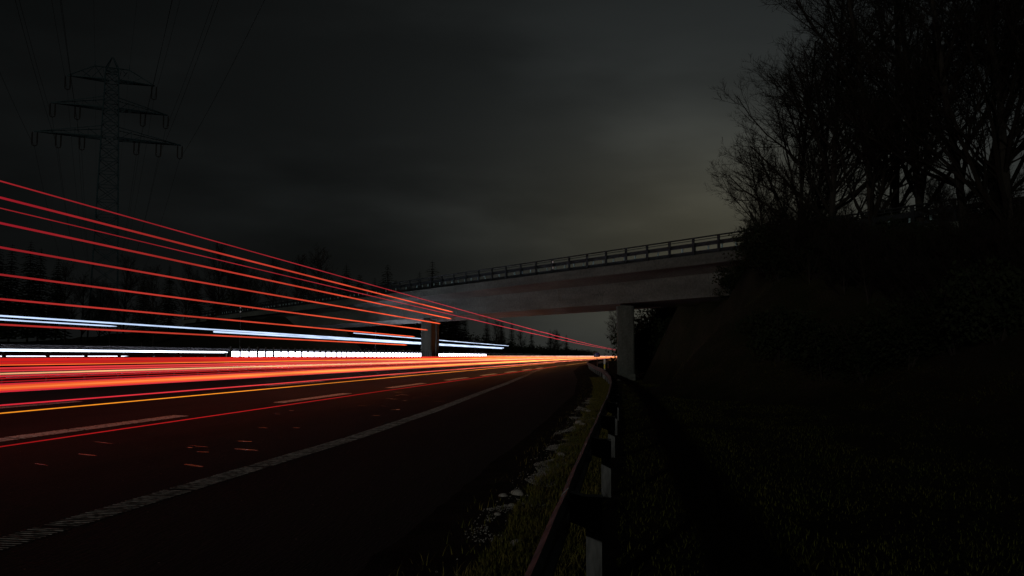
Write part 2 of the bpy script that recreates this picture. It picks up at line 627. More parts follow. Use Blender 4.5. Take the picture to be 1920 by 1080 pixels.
# fine loose gravel, nobody could count it
m = MB()
rd = random.Random(5)
for k in range(30000):
    y = 6.5 + 28 * rd.random() ** 1.3
    a, r = interp(ASPH, y), interp(RAIL, y)
    t = rd.triangular(0.12, 0.74, 0.56)
    x = lerp(a, r, t)
    patch = mnoise.noise(Vector((x * 1.6, y * 0.8, 9))) + 0.35 * smooth(0.2, 0.6, t)
    if patch < 0.30 and rd.random() < 0.965: continue
    if x < -1.5 and y < 30 or (y < 9.3 and rd.random() < 0.8): continue
    s = rd.uniform(0.004, 0.013)
    z = verge_z(x, y) + 0.018
    an = rd.random() * 6.28
    c, d = math.cos(an) * s, math.sin(an) * s
    m.add([(x + c, y + d, z), (x - d, y + c, z), (x - c, y - d, z), (x + d, y - c, z), (x, y, z + s * 1.1)],
          [(0, 1, 4), (1, 2, 4), (2, 3, 4), (3, 0, 4)])
tag(m.build('loose_gravel', M['pebble']), 'pale loose gravel scattered along the verge beside the guardrail', 'gravel', kind='stuff')


def blades(name, mat, n, sampler, hmin, hmax, wd, seed, label):
    rd = random.Random(seed)
    v, f = [], []
    for k in range(n):
        s = sampler(rd)
        if s is None: continue
        x, y, z, hs = s
        h = rd.uniform(hmin, hmax) * hs
        an = rd.random() * 6.283
        lean = rd.uniform(0.25, 1.5) * h
        dx, dy = math.cos(an), math.sin(an)
        w = wd * rd.uniform(0.7, 1.3)
        px, py = -dy * w, dx * w
        i = len(v)
        v += [(x - px, y - py, z), (x + px, y + py, z),
              (x + dx * lean * 0.35 + px * 0.7, y + dy * lean * 0.35 + py * 0.7, z + h * 0.6),
              (x + dx * lean * 0.35 - px * 0.7, y + dy * lean * 0.35 - py * 0.7, z + h * 0.6),
              (x + dx * lean, y + dy * lean, z + h)]
        f += [(i, i + 1, i + 2, i + 3), (i + 3, i + 2, i + 4)]
    mm = MB(); mm.v, mm.f = v, f
    return tag(mm.build(name, mat), label, 'grass', kind='stuff')


def strip_sampler(rd):
    y = 3.6 + 60 * rd.random() ** 2.0
    a, r = interp(ASPH, y), interp(RAIL, y)
    left = -0.55 - 0.28 * (0.5 + 0.5 * mnoise.noise(Vector((y * 0.7, 2, 0)))) - 0.15 * mnoise.noise(Vector((y * 2.3, 7, 0)))
    left = r - 0.05 + left
    if rd.random() < 0.05: left -= 0.55
    x = lerp(left, r + 0.12, rd.random() ** 1.25)
    return x + shift(y), y, verge_z(x, y) + 0.005, 1.0 + 0.5 * (mnoise.noise(Vector((x * 3, y * 3, 0))))


blades('verge_grass', M['grass'], 34000, strip_sampler, 0.03, 0.115, 0.0045, 3, 'tufted green and straw grass growing under the near guardrail')


def field_sampler(rd):
    y = 3.0 + 62 * rd.random() ** 1.9
    x = rd.uniform(-0.1, 9.5) if y > 12 else rd.uniform(-0.1, 7.5)
    c = mnoise.noise(Vector((x * 0.7, y * 0.35, 4)))
    if c < -0.25 and rd.random() < 0.7: return None
    return x, y, zground(x, y) - 0.005, 0.8 + 0.5 * c


blades('meadow_grass', M['verge_grass'], 60000, field_sampler, 0.025, 0.085, 0.005, 4, 'dark green grass on the bank behind the guardrail')

# ------------------------------------------------------------------ near guardrail
def frames_along(y0, y1, tab, z_of, step=2.0, dx=0.0):
    out = []
    for y in axis([(y0, y1, step)]):
        x = interp(tab, y) + shift(y) + dx
        x2 = interp(tab, y + 0.5) + shift(y + 0.5) + dx
        t = Vector((x2 - x, 0.5, 0)).normalized()
        s = Vector((t.y, -t.x, 0))           # to the right
        out.append((Vector((x, y, z_of(x, y))), s, Vector((0, 0, 1))))
    return out


def rail_base(x, y):
    return verge_z(x, y) + 0.0


gr = tag(empty('guardrail', (interp(RAIL, 6), 6, 0)), 'long galvanised guardrail on posts along the near shoulder', 'guardrail')
gl = Vector(gr.location)
# W profile: u to the right (away from the road), v up; front faces the road
wprof = [(0.0, 0.44), (-0.005, 0.46), (-0.075, 0.49), (-0.08, 0.53), (-0.01, 0.57), (0.0, 0.595), (-0.01, 0.62), (-0.08, 0.66), (-0.075, 0.70), (-0.005, 0.735), (0.012, 0.75),
         (0.016, 0.746), (0.0, 0.728), (-0.07, 0.695), (-0.075, 0.662), (-0.005, 0.622), (0.005, 0.595), (-0.005, 0.568), (-0.075, 0.528), (-0.07, 0.494), (0.0, 0.465), (0.004, 0.44)]


wprof = [(a * 0.5 if a < 0 else a, b) for a, b in wprof]


def local(fr): return [(o - gl, s, v) for o, s, v in fr]


y = -2.0
k = 0
while y < 210:
    y2 = y + (4.0 if y < 60 else 12.0)
    m = MB()
    off = 0.004 * (k % 2)
    m.sweep([(a + off, b) for a, b in wprof], local(frames_along(y, y2 + 0.12, RAIL, rail_base, 1.0 if y < 60 else 4.0)), closed=True, caps=True)
    m.build('rail_panel', M['rail_steel'], gr, smooth=False)
    y = y2
    k += 1
# posts: C section, 0.11 m wide
pm = MB()
cs = [(-0.055, -0.03), (0.055, -0.03), (0.055, 0.03), (0.03, 0.03), (0.03, 0.024), (0.049, 0.024), (0.049, -0.024), (0.012, -0.024), (0.008, -0.018), (-0.008, -0.018), (-0.012, -0.024), (-0.049, -0.024), (-0.049, 0.024), (-0.03, 0.024), (-0.03, 0.03), (-0.055, 0.03)]
vv = [(a, b, -0.3) for a, b in cs] + [(a, b, 0.66) for a, b in cs]
nC = len(cs)
ff = [(i, (i + 1) % nC, nC + (i + 1) % nC, nC + i) for i in range(nC)] + [tuple(range(nC, 2 * nC))]
pm.add(vv, ff)
post_me = pm.mesh('post', M['post_steel'])
hm = MB()
hm.tube([(0, -0.0302, 0.405), (0, -0.034, 0.405)], 0.011, 8)
hole_me = hm.mesh('bolt', M['black_plastic'])
sm_ = MB()
sm_.sweep([(-0.168, 0.49), (-0.06, 0.45), (0.060, 0.45), (0.060, 0.665), (-0.06, 0.665), (-0.168, 0.69)], [(Vector((0, -0.055, 0)), Vector((1, 0, 0)), Vector((0, 0, 1))), (Vector((0, 0.055, 0)), Vector((1, 0, 0)), Vector((0, 0, 1)))], closed=True, caps=True)
sp_me = sm_.mesh('spacer', M['black_plastic'])
for k in range(52):
    y = 6.25 + 4.0 * k - 4.0
    x = interp(RAIL, y) + shift(y) + 0.175
    z = rail_base(x - 0.2, y)
    p = inst('post', post_me, gr, Vector((x, y, z)) - gl)
    if y < 40:
        inst('bolt', hole_me, p)
    inst('spacer', sp_me, gr, Vector((x, y, z)) - gl)

# ------------------------------------------------------------------ median barriers
def zmed(x, y): return zroad(x - shift(y)) - 0.03


MX = [(-60, -18.4), (2000, -18.4)]
mbar = tag(empty('median_barrier', (-18.4, 12, zroad(-18.4))), 'dark steel median barrier with a square top rail, nearer half', 'barrier')
o0 = Vector(mbar.location)
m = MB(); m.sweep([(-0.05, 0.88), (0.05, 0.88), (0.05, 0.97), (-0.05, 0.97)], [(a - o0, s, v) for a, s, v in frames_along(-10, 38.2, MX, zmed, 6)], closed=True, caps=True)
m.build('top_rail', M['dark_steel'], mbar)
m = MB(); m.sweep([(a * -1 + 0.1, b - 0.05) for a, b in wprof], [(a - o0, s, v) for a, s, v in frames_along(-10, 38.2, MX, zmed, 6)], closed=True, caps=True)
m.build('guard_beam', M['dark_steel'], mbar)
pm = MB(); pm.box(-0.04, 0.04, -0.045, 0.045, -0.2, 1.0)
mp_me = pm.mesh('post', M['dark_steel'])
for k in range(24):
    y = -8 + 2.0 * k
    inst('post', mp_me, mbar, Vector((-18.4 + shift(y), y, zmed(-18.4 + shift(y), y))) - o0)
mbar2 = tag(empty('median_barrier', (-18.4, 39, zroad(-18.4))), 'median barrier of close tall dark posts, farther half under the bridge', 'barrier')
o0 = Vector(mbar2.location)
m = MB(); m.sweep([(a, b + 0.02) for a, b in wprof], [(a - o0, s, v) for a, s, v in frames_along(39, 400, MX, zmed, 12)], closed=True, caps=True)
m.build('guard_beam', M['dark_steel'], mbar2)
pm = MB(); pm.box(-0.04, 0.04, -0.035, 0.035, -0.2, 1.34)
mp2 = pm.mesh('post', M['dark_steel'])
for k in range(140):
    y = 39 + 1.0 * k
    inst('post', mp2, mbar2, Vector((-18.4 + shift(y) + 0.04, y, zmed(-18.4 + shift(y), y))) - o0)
FX = [(-60, -35.2), (2000, -35.2)]
frail = tag(empty('guardrail', (-35.2, 20, zroad(-35.2))), 'dark guardrail along the far side of the opposite carriageway', 'guardrail')
o0 = Vector(frail.location)
m = MB(); m.sweep([(a * -1, b) for a, b in wprof], [(a - o0, s, v) for a, s, v in frames_along(0, 300, FX, zmed, 10)], closed=True, caps=True)
m.build('rail_panel', M['rail_steel'], frail)
pm = MB(); pm.box(-0.05, 0.05, -0.03, 0.03, -0.2, 0.7)
fp = pm.mesh('post', M['grey_steel'])
for k in range(75):
    y = 2 + 4.0 * k
    inst('post', fp, frail, Vector((-35.35 + shift(y), y, zmed(-35.2 + shift(y), y))) - o0)

# ------------------------------------------------------------------ bridge
ZC, ZCB, ZGT, ZGB = 7.72, 7.10, 6.72, 5.28        # cap top, cap bottom, girder top, girder bottom
U0, U1 = -70.0, 110.0
br = tag(empty('road_bridge', bridge_pt(0, 4.5, 0), math.atan2(Bu.y, Bu.x)), 'grey concrete road bridge crossing the motorway at a slant', 'bridge')
Bmat = Matrix.Translation(br.location) @ Matrix.Rotation(math.atan2(Bu.y, Bu.x), 4, 'Z')
# local frame of the bridge: +X along Bu, +Y = 90deg left of Bu = -Bn ; so n -> y = 4.5 - n


def bb(mb_, u0, u1, n0, n1, z0, z1): mb_.box(u0, u1, 4.5 - n1, 4.5 - n0, z0, z1)


def prof_u(mb_, pts, u0, u1, nseg=1):
    """profile in (n,z) swept along u"""
    fr = [(Vector((lerp(u0, u1, i / nseg), 4.5, 0)), Vector((0, -1, 0)), Vector((0, 0, 1))) for i in range(nseg + 1)]
    mb_.sweep(pts, fr, closed=True, caps=True)


m = MB(); prof_u(m, [(0.45, ZGT + 0.40), (1.5, ZGT - 0.003), (8.0, ZGT - 0.003), (9.05, ZGT + 0.40), (9.05, ZC - 0.12), (0.45, ZC - 0.12)], U0, U1)
m.build('deck_slab', M['concrete'], br)
for i in range(17):                                    # cast in sections, the joints show as fine lines
    m = MB(); prof_u(m, [(1.55, ZGT), (1.7, ZGB), (7.8, ZGB), (7.95, ZGT)], U0 + 53 + 5.0 * i + 0.012, U0 + 53 + 5.0 * (i + 1) - 0.012)
    m.build('girder', M['concrete'], br)
m = MB(); prof_u(m, [(1.60, ZGT - 0.01), (1.74, ZGB + 0.03), (7.76, ZGB + 0.03), (7.90, ZGT - 0.01)], U0 + 53.05, U0 + 137.95)
m.build('girder_core', M['concrete'], br)
ncap = 30
for side in (0, 1):
    for i in range(ncap):
        ua, ub = lerp(U0, U1, i / ncap) + 0.012, lerp(U0, U1, (i + 1) / ncap) - 0.012
        m = MB()
        if side == 0:
            prof_u(m, [(0.0, ZCB), (0.447, ZCB + 0.03), (0.447, ZC - 0.117), (1.2, ZC - 0.117), (1.2, ZC), (0.0, ZC)], ua, ub)
        else:
            prof_u(m, [(9.5, ZCB), (9.5, ZC), (8.3, ZC), (8.3, ZC - 0.117), (9.053, ZC - 0.117), (9.053, ZCB + 0.03)], ua, ub)
        m.build('edge_beam', M['concrete'], br)
# piers with bearing blocks and plinths
ang_y = math.atan2(Bu.y, Bu.x)
road_l = Vector((math.sin(ang_y), math.cos(ang_y)))         # direction of the road in the bridge frame
for (u, n, w, ln, zb) in ((1.62, 2.55, 1.2, 5.4, 0.1), (29.5, 2.5, 1.05, 1.3, 0.75), (36.6, 7.4, 0.6, 0.8, 0.75)):
    c0 = Vector((u, 4.5 - n))
    side = Vector((road_l.y, -road_l.x))

    def ring(hw, y0, y1, ch):
        pts = [(-hw + ch, y0), (hw - ch, y0), (hw, y0 + ch), (hw, y1 - ch), (hw - ch, y1), (-hw + ch, y1), (-hw, y1 - ch), (-hw, y0 + ch)]
        return [c0 + side * a + road_l * b for a, b in pts]

    def prism(rg, z0, z1):
        mm = MB()
        mm.add([(p.x, p.y, z0) for p in rg] + [(p.x, p.y, z1) for p in rg],
               [(i, (i + 1) % 8, 8 + (i + 1) % 8, 8 + i) for i in range(8)] + [tuple(range(8, 16)), tuple(reversed(range(8)))])
        return mm
    h = w / 2
    p = prism(ring(h, -h, ln, 0.08), zb - 0.6, ZGB - 0.14).build('pier', M['concrete_pier'], br)
    prism(ring(h * 0.6, -h * 0.6, h * 0.6, 0.02), ZGB - 0.142, ZGB + 0.01).build('bearing', M['black_plastic'], p)
    prism(ring(h + 0.06, -h - 0.06, ln + 0.06, 0.03), zb - 0.6, zb + 0.35).build('plinth', M['concrete'], p)
# abutments
for ua, ub in ((-16.0, -12.0), (67.0, 69.5)):
    m = MB(); bb(m, ua, ub, 0.6, 8.9, 1.0, ZGB - 0.06)
    m.build('abutment', M['concrete'], br)
# railings
Z0 = ZC
for side in (0, 1):
    n0 = 0.28 if side == 0 else 9.22
    sg = 1 if side == 0 else -1
    m = MB(); m.tube([(U0, 4.5 - n0, Z0 + 1.05), (U1, 4.5 - n0, Z0 + 1.05)], 0.045, 8)
    rl = m.build('railing', M['dark_steel'], br)
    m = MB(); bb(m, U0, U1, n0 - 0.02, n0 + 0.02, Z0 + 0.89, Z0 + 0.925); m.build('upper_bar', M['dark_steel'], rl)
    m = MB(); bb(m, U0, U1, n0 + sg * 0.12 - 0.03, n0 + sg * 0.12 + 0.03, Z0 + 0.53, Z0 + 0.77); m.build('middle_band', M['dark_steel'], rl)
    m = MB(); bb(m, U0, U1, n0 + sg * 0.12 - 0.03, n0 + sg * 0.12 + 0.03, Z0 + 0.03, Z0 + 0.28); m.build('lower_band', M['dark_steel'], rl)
    m = MB(); bb(m, -0.09, 0.09, -0.03 + 4.5, 0.03 + 4.5, -0.01, 1.03)
    pme = m.mesh('post', M['dark_steel'])
    npost = int((U1 - U0) / 2.0)
    for i in range(npost):
        inst('post', pme, rl, (U0 + 1 + 2.0 * i, 4.5 - n0 - sg * 0.0, Z0))
    if side == 0:
        m = MB(); m.box(-0.045, 0.045, -0.03, 0.03, -0.01, 0.72)
        gme = m.mesh('stanchion', M['pale_steel'])
        for i in range(130):
            inst('stanchion', gme, rl, (U0 + 44 + 1.06 * i * 1.0, 4.5 - 0.52, Z0))
# twin reflectors on the railing
for dz in (0.40, 0.83):
    m = MB()
    m.tube([(6.8, 4.5 - 0.20, Z0 + dz), (6.8, 4.5 - 0.17, Z0 + dz)], 0.085, 10)
    m.build('reflector', M['sign_white'], br)
# scrawl sprayed on the girder
m = MB()
rd = random.Random(3)
ux = 4.05
px, pz = ux, 6.05
for i in range(16):
    qx = px - 0.075 - 0.02 * rd.random()
    qz = 6.05 + rd.uniform(-0.14, 0.14)
    na = 1.55 + (ZGT - (pz + qz) / 2) / (ZGT - ZGB) * 0.15
    a, b = Vector((px, 4.5 - na + 0.006, pz)), Vector((qx, 4.5 - na + 0.006, qz))
    t = 0.035
    m.add([a + Vector((0, 0, -t)), a + Vector((0, 0, t)), b + Vector((0, 0, t)), b + Vector((0, 0, -t)),
           a + Vector((0, -0.03, -t)), a + Vector((0, -0.03, t)), b + Vector((0, -0.03, t)), b + Vector((0, -0.03, -t))],
          [(0, 1, 2, 3), (4, 7, 6, 5), (0, 3, 7, 4), (1, 5, 6, 2)])
    px, pz = qx, qz
m.build('scrawl', M['graffiti'], br)

# ------------------------------------------------------------------ light trails of the traffic
def trail_mat(name, near, far, y0, y1):
    """colour of the streak along the road: brighter where the lamp stayed longer in one spot"""
    m = bpy.data.materials.new(name)
    m.use_nodes = True
    nt = m.node_tree
    nt.nodes.clear()
    out = nt.nodes.new('ShaderNodeOutputMaterial')
    em = nt.nodes.new('ShaderNodeEmission')
    ge = nt.nodes.new('ShaderNodeNewGeometry')
    sx = nt.nodes.new('ShaderNodeSeparateXYZ')
    mr = nt.nodes.new('ShaderNodeMapRange')
    mr.inputs[1].default_value = y0
    mr.inputs[2].default_value = y1
    mx = nt.nodes.new('ShaderNodeMix')
    mx.data_type = 'RGBA'
    mx.inputs[6].default_value = (*near, 1)
    mx.inputs[7].default_value = (*far, 1)
    nt.links.new(ge.outputs['Position'], sx.inputs[0])
    nt.links.new(sx.outputs['Y'], mr.inputs[0])
    nt.links.new(mr.outputs[0], mx.inputs[0])
    nt.links.new(mx.outputs[2], em.inputs['Color'])
    nz = nt.nodes.new('ShaderNodeTexNoise')
    nz.inputs['Scale'].default_value = 0.22
    nz.inputs['Detail'].default_value = 3
    nt.links.new(ge.outputs['Position'], nz.inputs['Vector'])
    m5 = nt.nodes.new('ShaderNodeMapRange')
    m5.inputs[1].default_value = 0.3
    m5.inputs[2].default_value = 0.7
    m5.inputs[3].default_value = 0.68
    m5.inputs[4].default_value = 1.3
    nt.links.new(nz.outputs['Fac'], m5.inputs[0])
    nt.links.new(m5.outputs[0], em.inputs['Strength'])
    nt.links.new(em.outputs[0], out.inputs['Surface'])
    return m


T = {
    'red_thin': trail_mat('trail_red_thin', (0.26, 0.012, 0.016), (0.85, 0.06, 0.09), 12, 110),
    'red_high': trail_mat('trail_red_high', (0.28, 0.010, 0.018), (1.3, 0.15, 0.05), 14, 56),
    'red_low': trail_mat('trail_red_low', (0.68, 0.024, 0.042), (1.4, 0.30, 0.16), 12, 90),
    'red_dim': trail_mat('trail_red_dim', (0.33, 0.008, 0.012), (0.9, 0.07, 0.04), 12, 90),
    'red_deep': trail_mat('trail_red_deep', (0.50, 0.006, 0.008), (1.1, 0.07, 0.03), 12, 90),
    'red_line': trail_mat('trail_red_line', (0.36, 0.008, 0.010), (0.6, 0.012, 0.014), 6, 60),
    'orange': trail_mat('trail_orange', (0.92, 0.092, 0.022), (1.5, 0.64, 0.09), 12, 75),
    'orange_bright': trail_mat('trail_orange_bright', (1.0, 0.20, 0.045), (1.8, 1.05, 0.28), 12, 75),
    'flare': trail_mat('trail_flare', (1.3, 0.5, 0.12), (2.6, 2.0, 1.7), 75, 260),
    'yellow': trail_mat('trail_yellow', (0.95, 0.31, 0.02), (1.1, 0.28, 0.05), 8, 70),
    'cream': trail_mat('trail_cream', (0.95, 0.45, 0.20), (1.6, 0.75, 0.3), 12, 80),
    'white': trail_mat('trail_white', (2.6, 3.0, 3.6), (4, 4.4, 4.8), 20, 130),
    'white_big': trail_mat('trail_white_big', (11, 11, 13.5), (13, 13, 15.5), 50, 140),
    'blue_white': trail_mat('trail_blue_white', (0.50, 0.66, 0.95), (0.9, 1.1, 1.5), 15, 110),
}


def trail(kind, xr, zabs, y0, y1, r0, r1, label, jitter=0.0, group='tail light streaks', shape=8):
    """xr lateral place in the road, zabs height above the datum"""
    yy = [y for y in axis([(0, 120, 10), (120, 300, 20), (300, 900, 50)]) if y0 < y < y1]
    if jitter:
        yy = [y for y in axis([(y0 + 2, min(y1, 80), 10), (80, min(y1, 200), 2.5)]) if y0 < y < y1] + [y for y in (240, 300, 400, 600) if y < y1]
    yy = [y0] + yy + [y1]
    pts, rr = [], []
    for y in yy:
        j = 0.0
        if jitter and 90 < y < 190: j = jitter * mnoise.noise(Vector((y * 0.35, xr, 0)))
        j += 0.012 * mnoise.noise(Vector((y * 0.06, xr * 0.3, 4)))
        pts.append((xr + shift(y), y, zabs + j))
        t = min(1, max(0, (y - 12) / 90))
        tap = 1.0
        rr.append(lerp(r0, r1, t))
    base = Vector(pts[0])
    if y1 < 200:                               # a lamp that came on or went off during the exposure: the end tapers
        d = (Vector(pts[-1]) - Vector(pts[-2])).normalized()
        pts.insert(-1, Vector(pts[-1]) - d * 0.6); rr.insert(-1, rr[-1]); rr[-1] *= 0.25
    mm = MB()
    mm.tube([Vector(p) - base for p in pts], rr, shape)
    o = mm.build('light_trail', T[kind], None, smooth=True)
    o.location = base
    tag(o, label, 'light trail', group)
    o.visible_shadow = True
    return o


YA = 6.5
# two thin ones from a tall lorry that drove on round the bend
trail('red_thin', -9.5, 1.66 + 0.283 * 9.5, YA, 700, 0.010, 0.030, 'topmost thin red streak, highest of all, running on past the bridge pier', 0.06)
trail('red_thin', -11.3, 1.66 + 0.239 * 11.3, YA, 700, 0.009, 0.028, 'thin red streak third from the top, running on past the bridge pier', 0.06)
# six marker lights of a second lorry, each switched off under the bridge
GH = 'marker light streaks of the lorry'
for xr, z, y1, lab in ((-10.7, 4.40, 53.5, 'second red streak from the top, thick, ending orange before the bridge'),
                       (-10.8, 3.98, 53.5, 'fourth red streak from the top, brightening to orange near the bridge girder'),
                       (-11.5, 3.68, 53.5, 'red streak ending orange at the top of the median pier'),
                       (-12.3, 3.28, 53.5, 'red streak ending just left of the median pier, halfway up it'),
                       (-13.0, 2.86, 53.0, 'red streak directly above the pair of blue white streaks'),
                       (-13.5, 2.35, 53.0, 'lowest of the slanting red streaks, below the pair of blue white streaks')):
    trail('red_high', xr, z, YA, y1, 0.019, 0.042, lab, group=GH)

# the low bundle of tail lights: lateral place and slope below the eye give the height
def low(kind, xr, k, r0, r1, label, y1=800, y0=None, jit=0.0):
    if y0 is None: y0 = YA if xr < -8.5 else 3.5
    trail(kind, xr, 1.66 - k * abs(xr), y0, y1, r0, r1, label, jit)


def K(y): return (y - 668) / 1170.0


low('red_line', -5.6, K(837.5), 0.0050, 0.010, 'hair thin red streak running along the broad lane dashes, lowest of all', 70)
low('yellow', -7.5, K(775), 0.0070, 0.014, 'thin yellow streak close above the asphalt', 90)
low('red_low', -8.2, K(760), 0.010, 0.035, 'single red streak between the orange band and the yellow streak')
low('red_low', -9.1, K(734.5), 0.014, 0.030, 'bright orange band, lowest strand, reddish')
low('orange', -9.3, K(731.3), 0.014, 0.050, 'bright orange band, second strand from below')
low('orange_bright', -9.5, K(728.0), 0.014, 0.060, 'bright orange band, middle strand and brightest of it')
low('orange', -9.7, K(724.6), 0.015, 0.050, 'bright orange band, fourth strand from below')
low('red_low', -9.9, K(721.3), 0.015, 0.026, 'pinkish red strand along the upper rim of the orange band')
low('red_dim', -10.4, K(716), 0.010, 0.020, 'dim dark red streak just above the orange band')
low('red_dim', -10.7, K(710), 0.013, 0.024, 'dim dark red streak midway between the cream streak and the orange band')
low('red_low', -10.9, K(705.6), 0.015, 0.030, 'red streak just under the cream streak')
low('cream', -11.3, K(701), 0.014, 0.055, 'cream coloured streak between two red ones')
low('red_low', -11.8, K(696.0), 0.014, 0.030, 'broad pinkish red streak above the cream streak, lower strand')
low('red_dim', -12.0, K(693.2), 0.015, 0.030, 'broad pinkish red streak above the cream streak, dim middle strand')
low('red_low', -12.2, K(690.4), 0.015, 0.045, 'broad pinkish red streak above the cream streak, upper strand')
low('orange', -12.9, K(684.6), 0.007, 0.06, 'thin dull orange streak under the deep red band')
low('red_deep', -13.4, K(681.4), 0.018, 0.035, 'deep red band below the white headlights, lowest strand')
low('red_dim', -13.7, K(678.6), 0.018, 0.035, 'deep red band below the white headlights, dim second strand')
low('red_deep', -14.0, K(675.8), 0.019, 0.040, 'deep red band below the white headlights, third strand')
low('red_deep', -14.5, K(672.6), 0.021, 0.045, 'deep red band below the white headlights, top strand')
low('flare', -15.2, K(671.6), 0.008, 0.10, 'yellow white streak filling the far distance under the bridge', y0=70)

# headlights of the oncoming traffic
HW = 'headlight streaks of the oncoming traffic'
trail('white', -24.0, 1.66 + 0.0100 * 24.0, 9, 50.5, 0.045, 0.05, 'long white headlight streak above the square top rail at left', group=HW)
trail('white', -22.5, 1.66 + 0.0012 * 22.5, 9, 37.5, 0.040, 0.05, 'short white headlight streak broken by the barrier posts at left', group=HW)
trail('white_big', -24.0, 1.66 + 0.0058 * 24.0, 51.2, 145, 0.13, 0.22, 'thick dazzling white headlight band running behind the median pier', group=HW)
trail('blue_white', -26.0, 1.66 + 0.0650 * 26.0, 9, 178, 0.024, 0.075, 'upper blue white streak, running unbroken from the left edge', group=HW)
trail('blue_white', -26.6, 1.66 + 0.0590 * 26.6, 9, 43.0, 0.026, 0.05, 'lower blue white streak at far left, ending early', group=HW)
trail('blue_white', -25.4, 1.66 + 0.0600 * 25.4, 51.5, 172, 0.030, 0.085, 'lower blue white streak behind the median pier, starting midway', group=HW)
trail('blue_white', -25.0, 1.66 + 0.0850 * 25.0, 78, 178, 0.016, 0.045, 'faint highest blue white streak right of the median pier', group=HW)

# ------------------------------------------------------------------ delineators, signs, poles
def delineator(x, y, z, h, label, yellow=True):
    o = empty('delineator_post', (x, y, z))
    tag(o, label, 'delineator', 'roadside delineators')
    m = MB()
    w = 0.06
    m.add([(-w, -0.05, 0), (w, -0.05, 0), (w, 0.05, 0), (-w, 0.05, 0), (-w, -0.05, h - 0.06), (w, -0.05, h), (w, 0.05, h), (-w, 0.05, h - 0.06)],
          [(3, 2, 1, 0), (4, 5, 6, 7), (0, 1, 5, 4), (1, 2, 6, 5), (2, 3, 7, 6), (3, 0, 4, 7)])
    m.build('body', M['white_plastic'], o)
    if yellow:
        m = MB(); m.box(-w - 0.003, w + 0.003, -0.053, 0.053, h - 0.72, h - 0.40)
        m.build('black_band', M['black_plastic'], o)
        m = MB(); m.box(-0.04, 0.04, -0.062, -0.0535, h - 0.70, h - 0.42)
        m.build('reflector', M['yellow_reflector'], o)
    return o


delineator(-1.33, 60, 0.02, 1.50, 'delineator post with a bright yellow reflector behind the bend of the rail')
delineator(-3.9, 128, 0.1, 1.25, 'small white delineator post beside the blue sign', False)
delineator(-2.15, 118, 0.05, 1.25, 'small white delineator post close to the bridge pier', False)
sg = empty('kilometre_sign', (-3.75, 122, 0.1))
tag(sg, 'small blue sign with white border and characters on a thin post', 'sign')
m = MB(); m.box(-0.42, 0.42, -0.012, 0.012, 1.45, 2.05); pl = m.build('panel', M['sign_blue'], sg)
m = MB()
for a, b, c, d in ((-0.42, 0.42, 2.01, 2.05), (-0.42, 0.42, 1.45, 1.49), (-0.42, -0.385, 1.492, 2.008), (0.385, 0.42, 1.492, 2.008)):
    m.box(a, b, -0.018, -0.0125, c, d)
m.build('border', M['sign_white'], pl)
m = MB()
m.box(-0.22, -0.16, -0.018, -0.0125, 1.58, 1.92)
m.tube([(-0.15, -0.015, 1.75), (0.0, -0.015, 1.92)], 0.035, 4); m.tube([(-0.15, -0.015, 1.75), (0.0, -0.015, 1.58)], 0.035, 4)
m.box(0.15, 0.21, -0.018, -0.0125, 1.58, 1.92)
m.build('characters', M['sign_white'], pl)
m = MB(); m.tube([(0, 0.02, -0.2), (0, 0.02, 2.0)], 0.03, 8); m.build('post', M['grey_steel'], sg)
for (x, y, h, lab) in ((-38.0, 113, 3.2, 'slim pale pole behind the white headlight band, left one'), (-38.0, 131, 3.6, 'slim pale pole behind the white headlight band, right one near the pier')):
    o = empty('pole', (x, y, zground(x, y)))
    tag(o, lab, 'pole', 'slim poles beyond the opposite carriageway')
    m = MB(); m.tube([(0, 0, -0.2), (0, 0, h)], [0.045, 0.03], 8); m.build('shaft', M['grey_steel'], o)
    m = MB(); m.box(-0.09, 0.09, -0.05, 0.05, h, h + 0.22); m.build('cap', M['grey_steel'], o)
# twin reflectors far left of the bridge
o = empty('marker_post', (-46.0, 100.5, zground(-46, 100.5)))
tag(o, 'tiny post with two pale reflectors in the dark below the red streaks', 'marker post')
hz = 6.85 - zground(-46, 100.5)
m = MB(); m.tube([(0, 0, -0.2), (0, 0, hz + 0.9)], 0.04, 6); m.build('shaft', M['dark_steel'], o)
for d in (0.1, 0.6):
    m = MB(); m.box(-0.09, 0.09, -0.06, -0.042, hz + d, hz + d + 0.15); m.build('reflector', M['sign_white'], o)

# ------------------------------------------------------------------ power line
ang = R(32.5)
Ld = Vector((-math.sin(ang), math.cos(ang), 0))         # direction of the line, away from the camera
La = Vector((Ld.y, -Ld.x, 0))                           # direction of the crossarms, to the right
PX, PY = -96.5, 152.0
PZ = zground(PX, PY)
py = tag(empty('power_pylon', (PX, PY, PZ), math.atan2(La.y, La.x)), 'tall lattice power pylon with three crossarms at upper left', 'pylon')
ZT = 58.6 - PZ
ARM = [(54.1 - PZ, 7.6, 2.4), (48.6 - PZ, 10.1, 2.0), (42.9 - PZ, 12.7, 2.0)]


def half(z):                                            # half width of the tower body at a height
    return interp([(0, 2.6), (ARM[2][0], 1.5), (ARM[0][0] + 2.2, 1.1)], z)


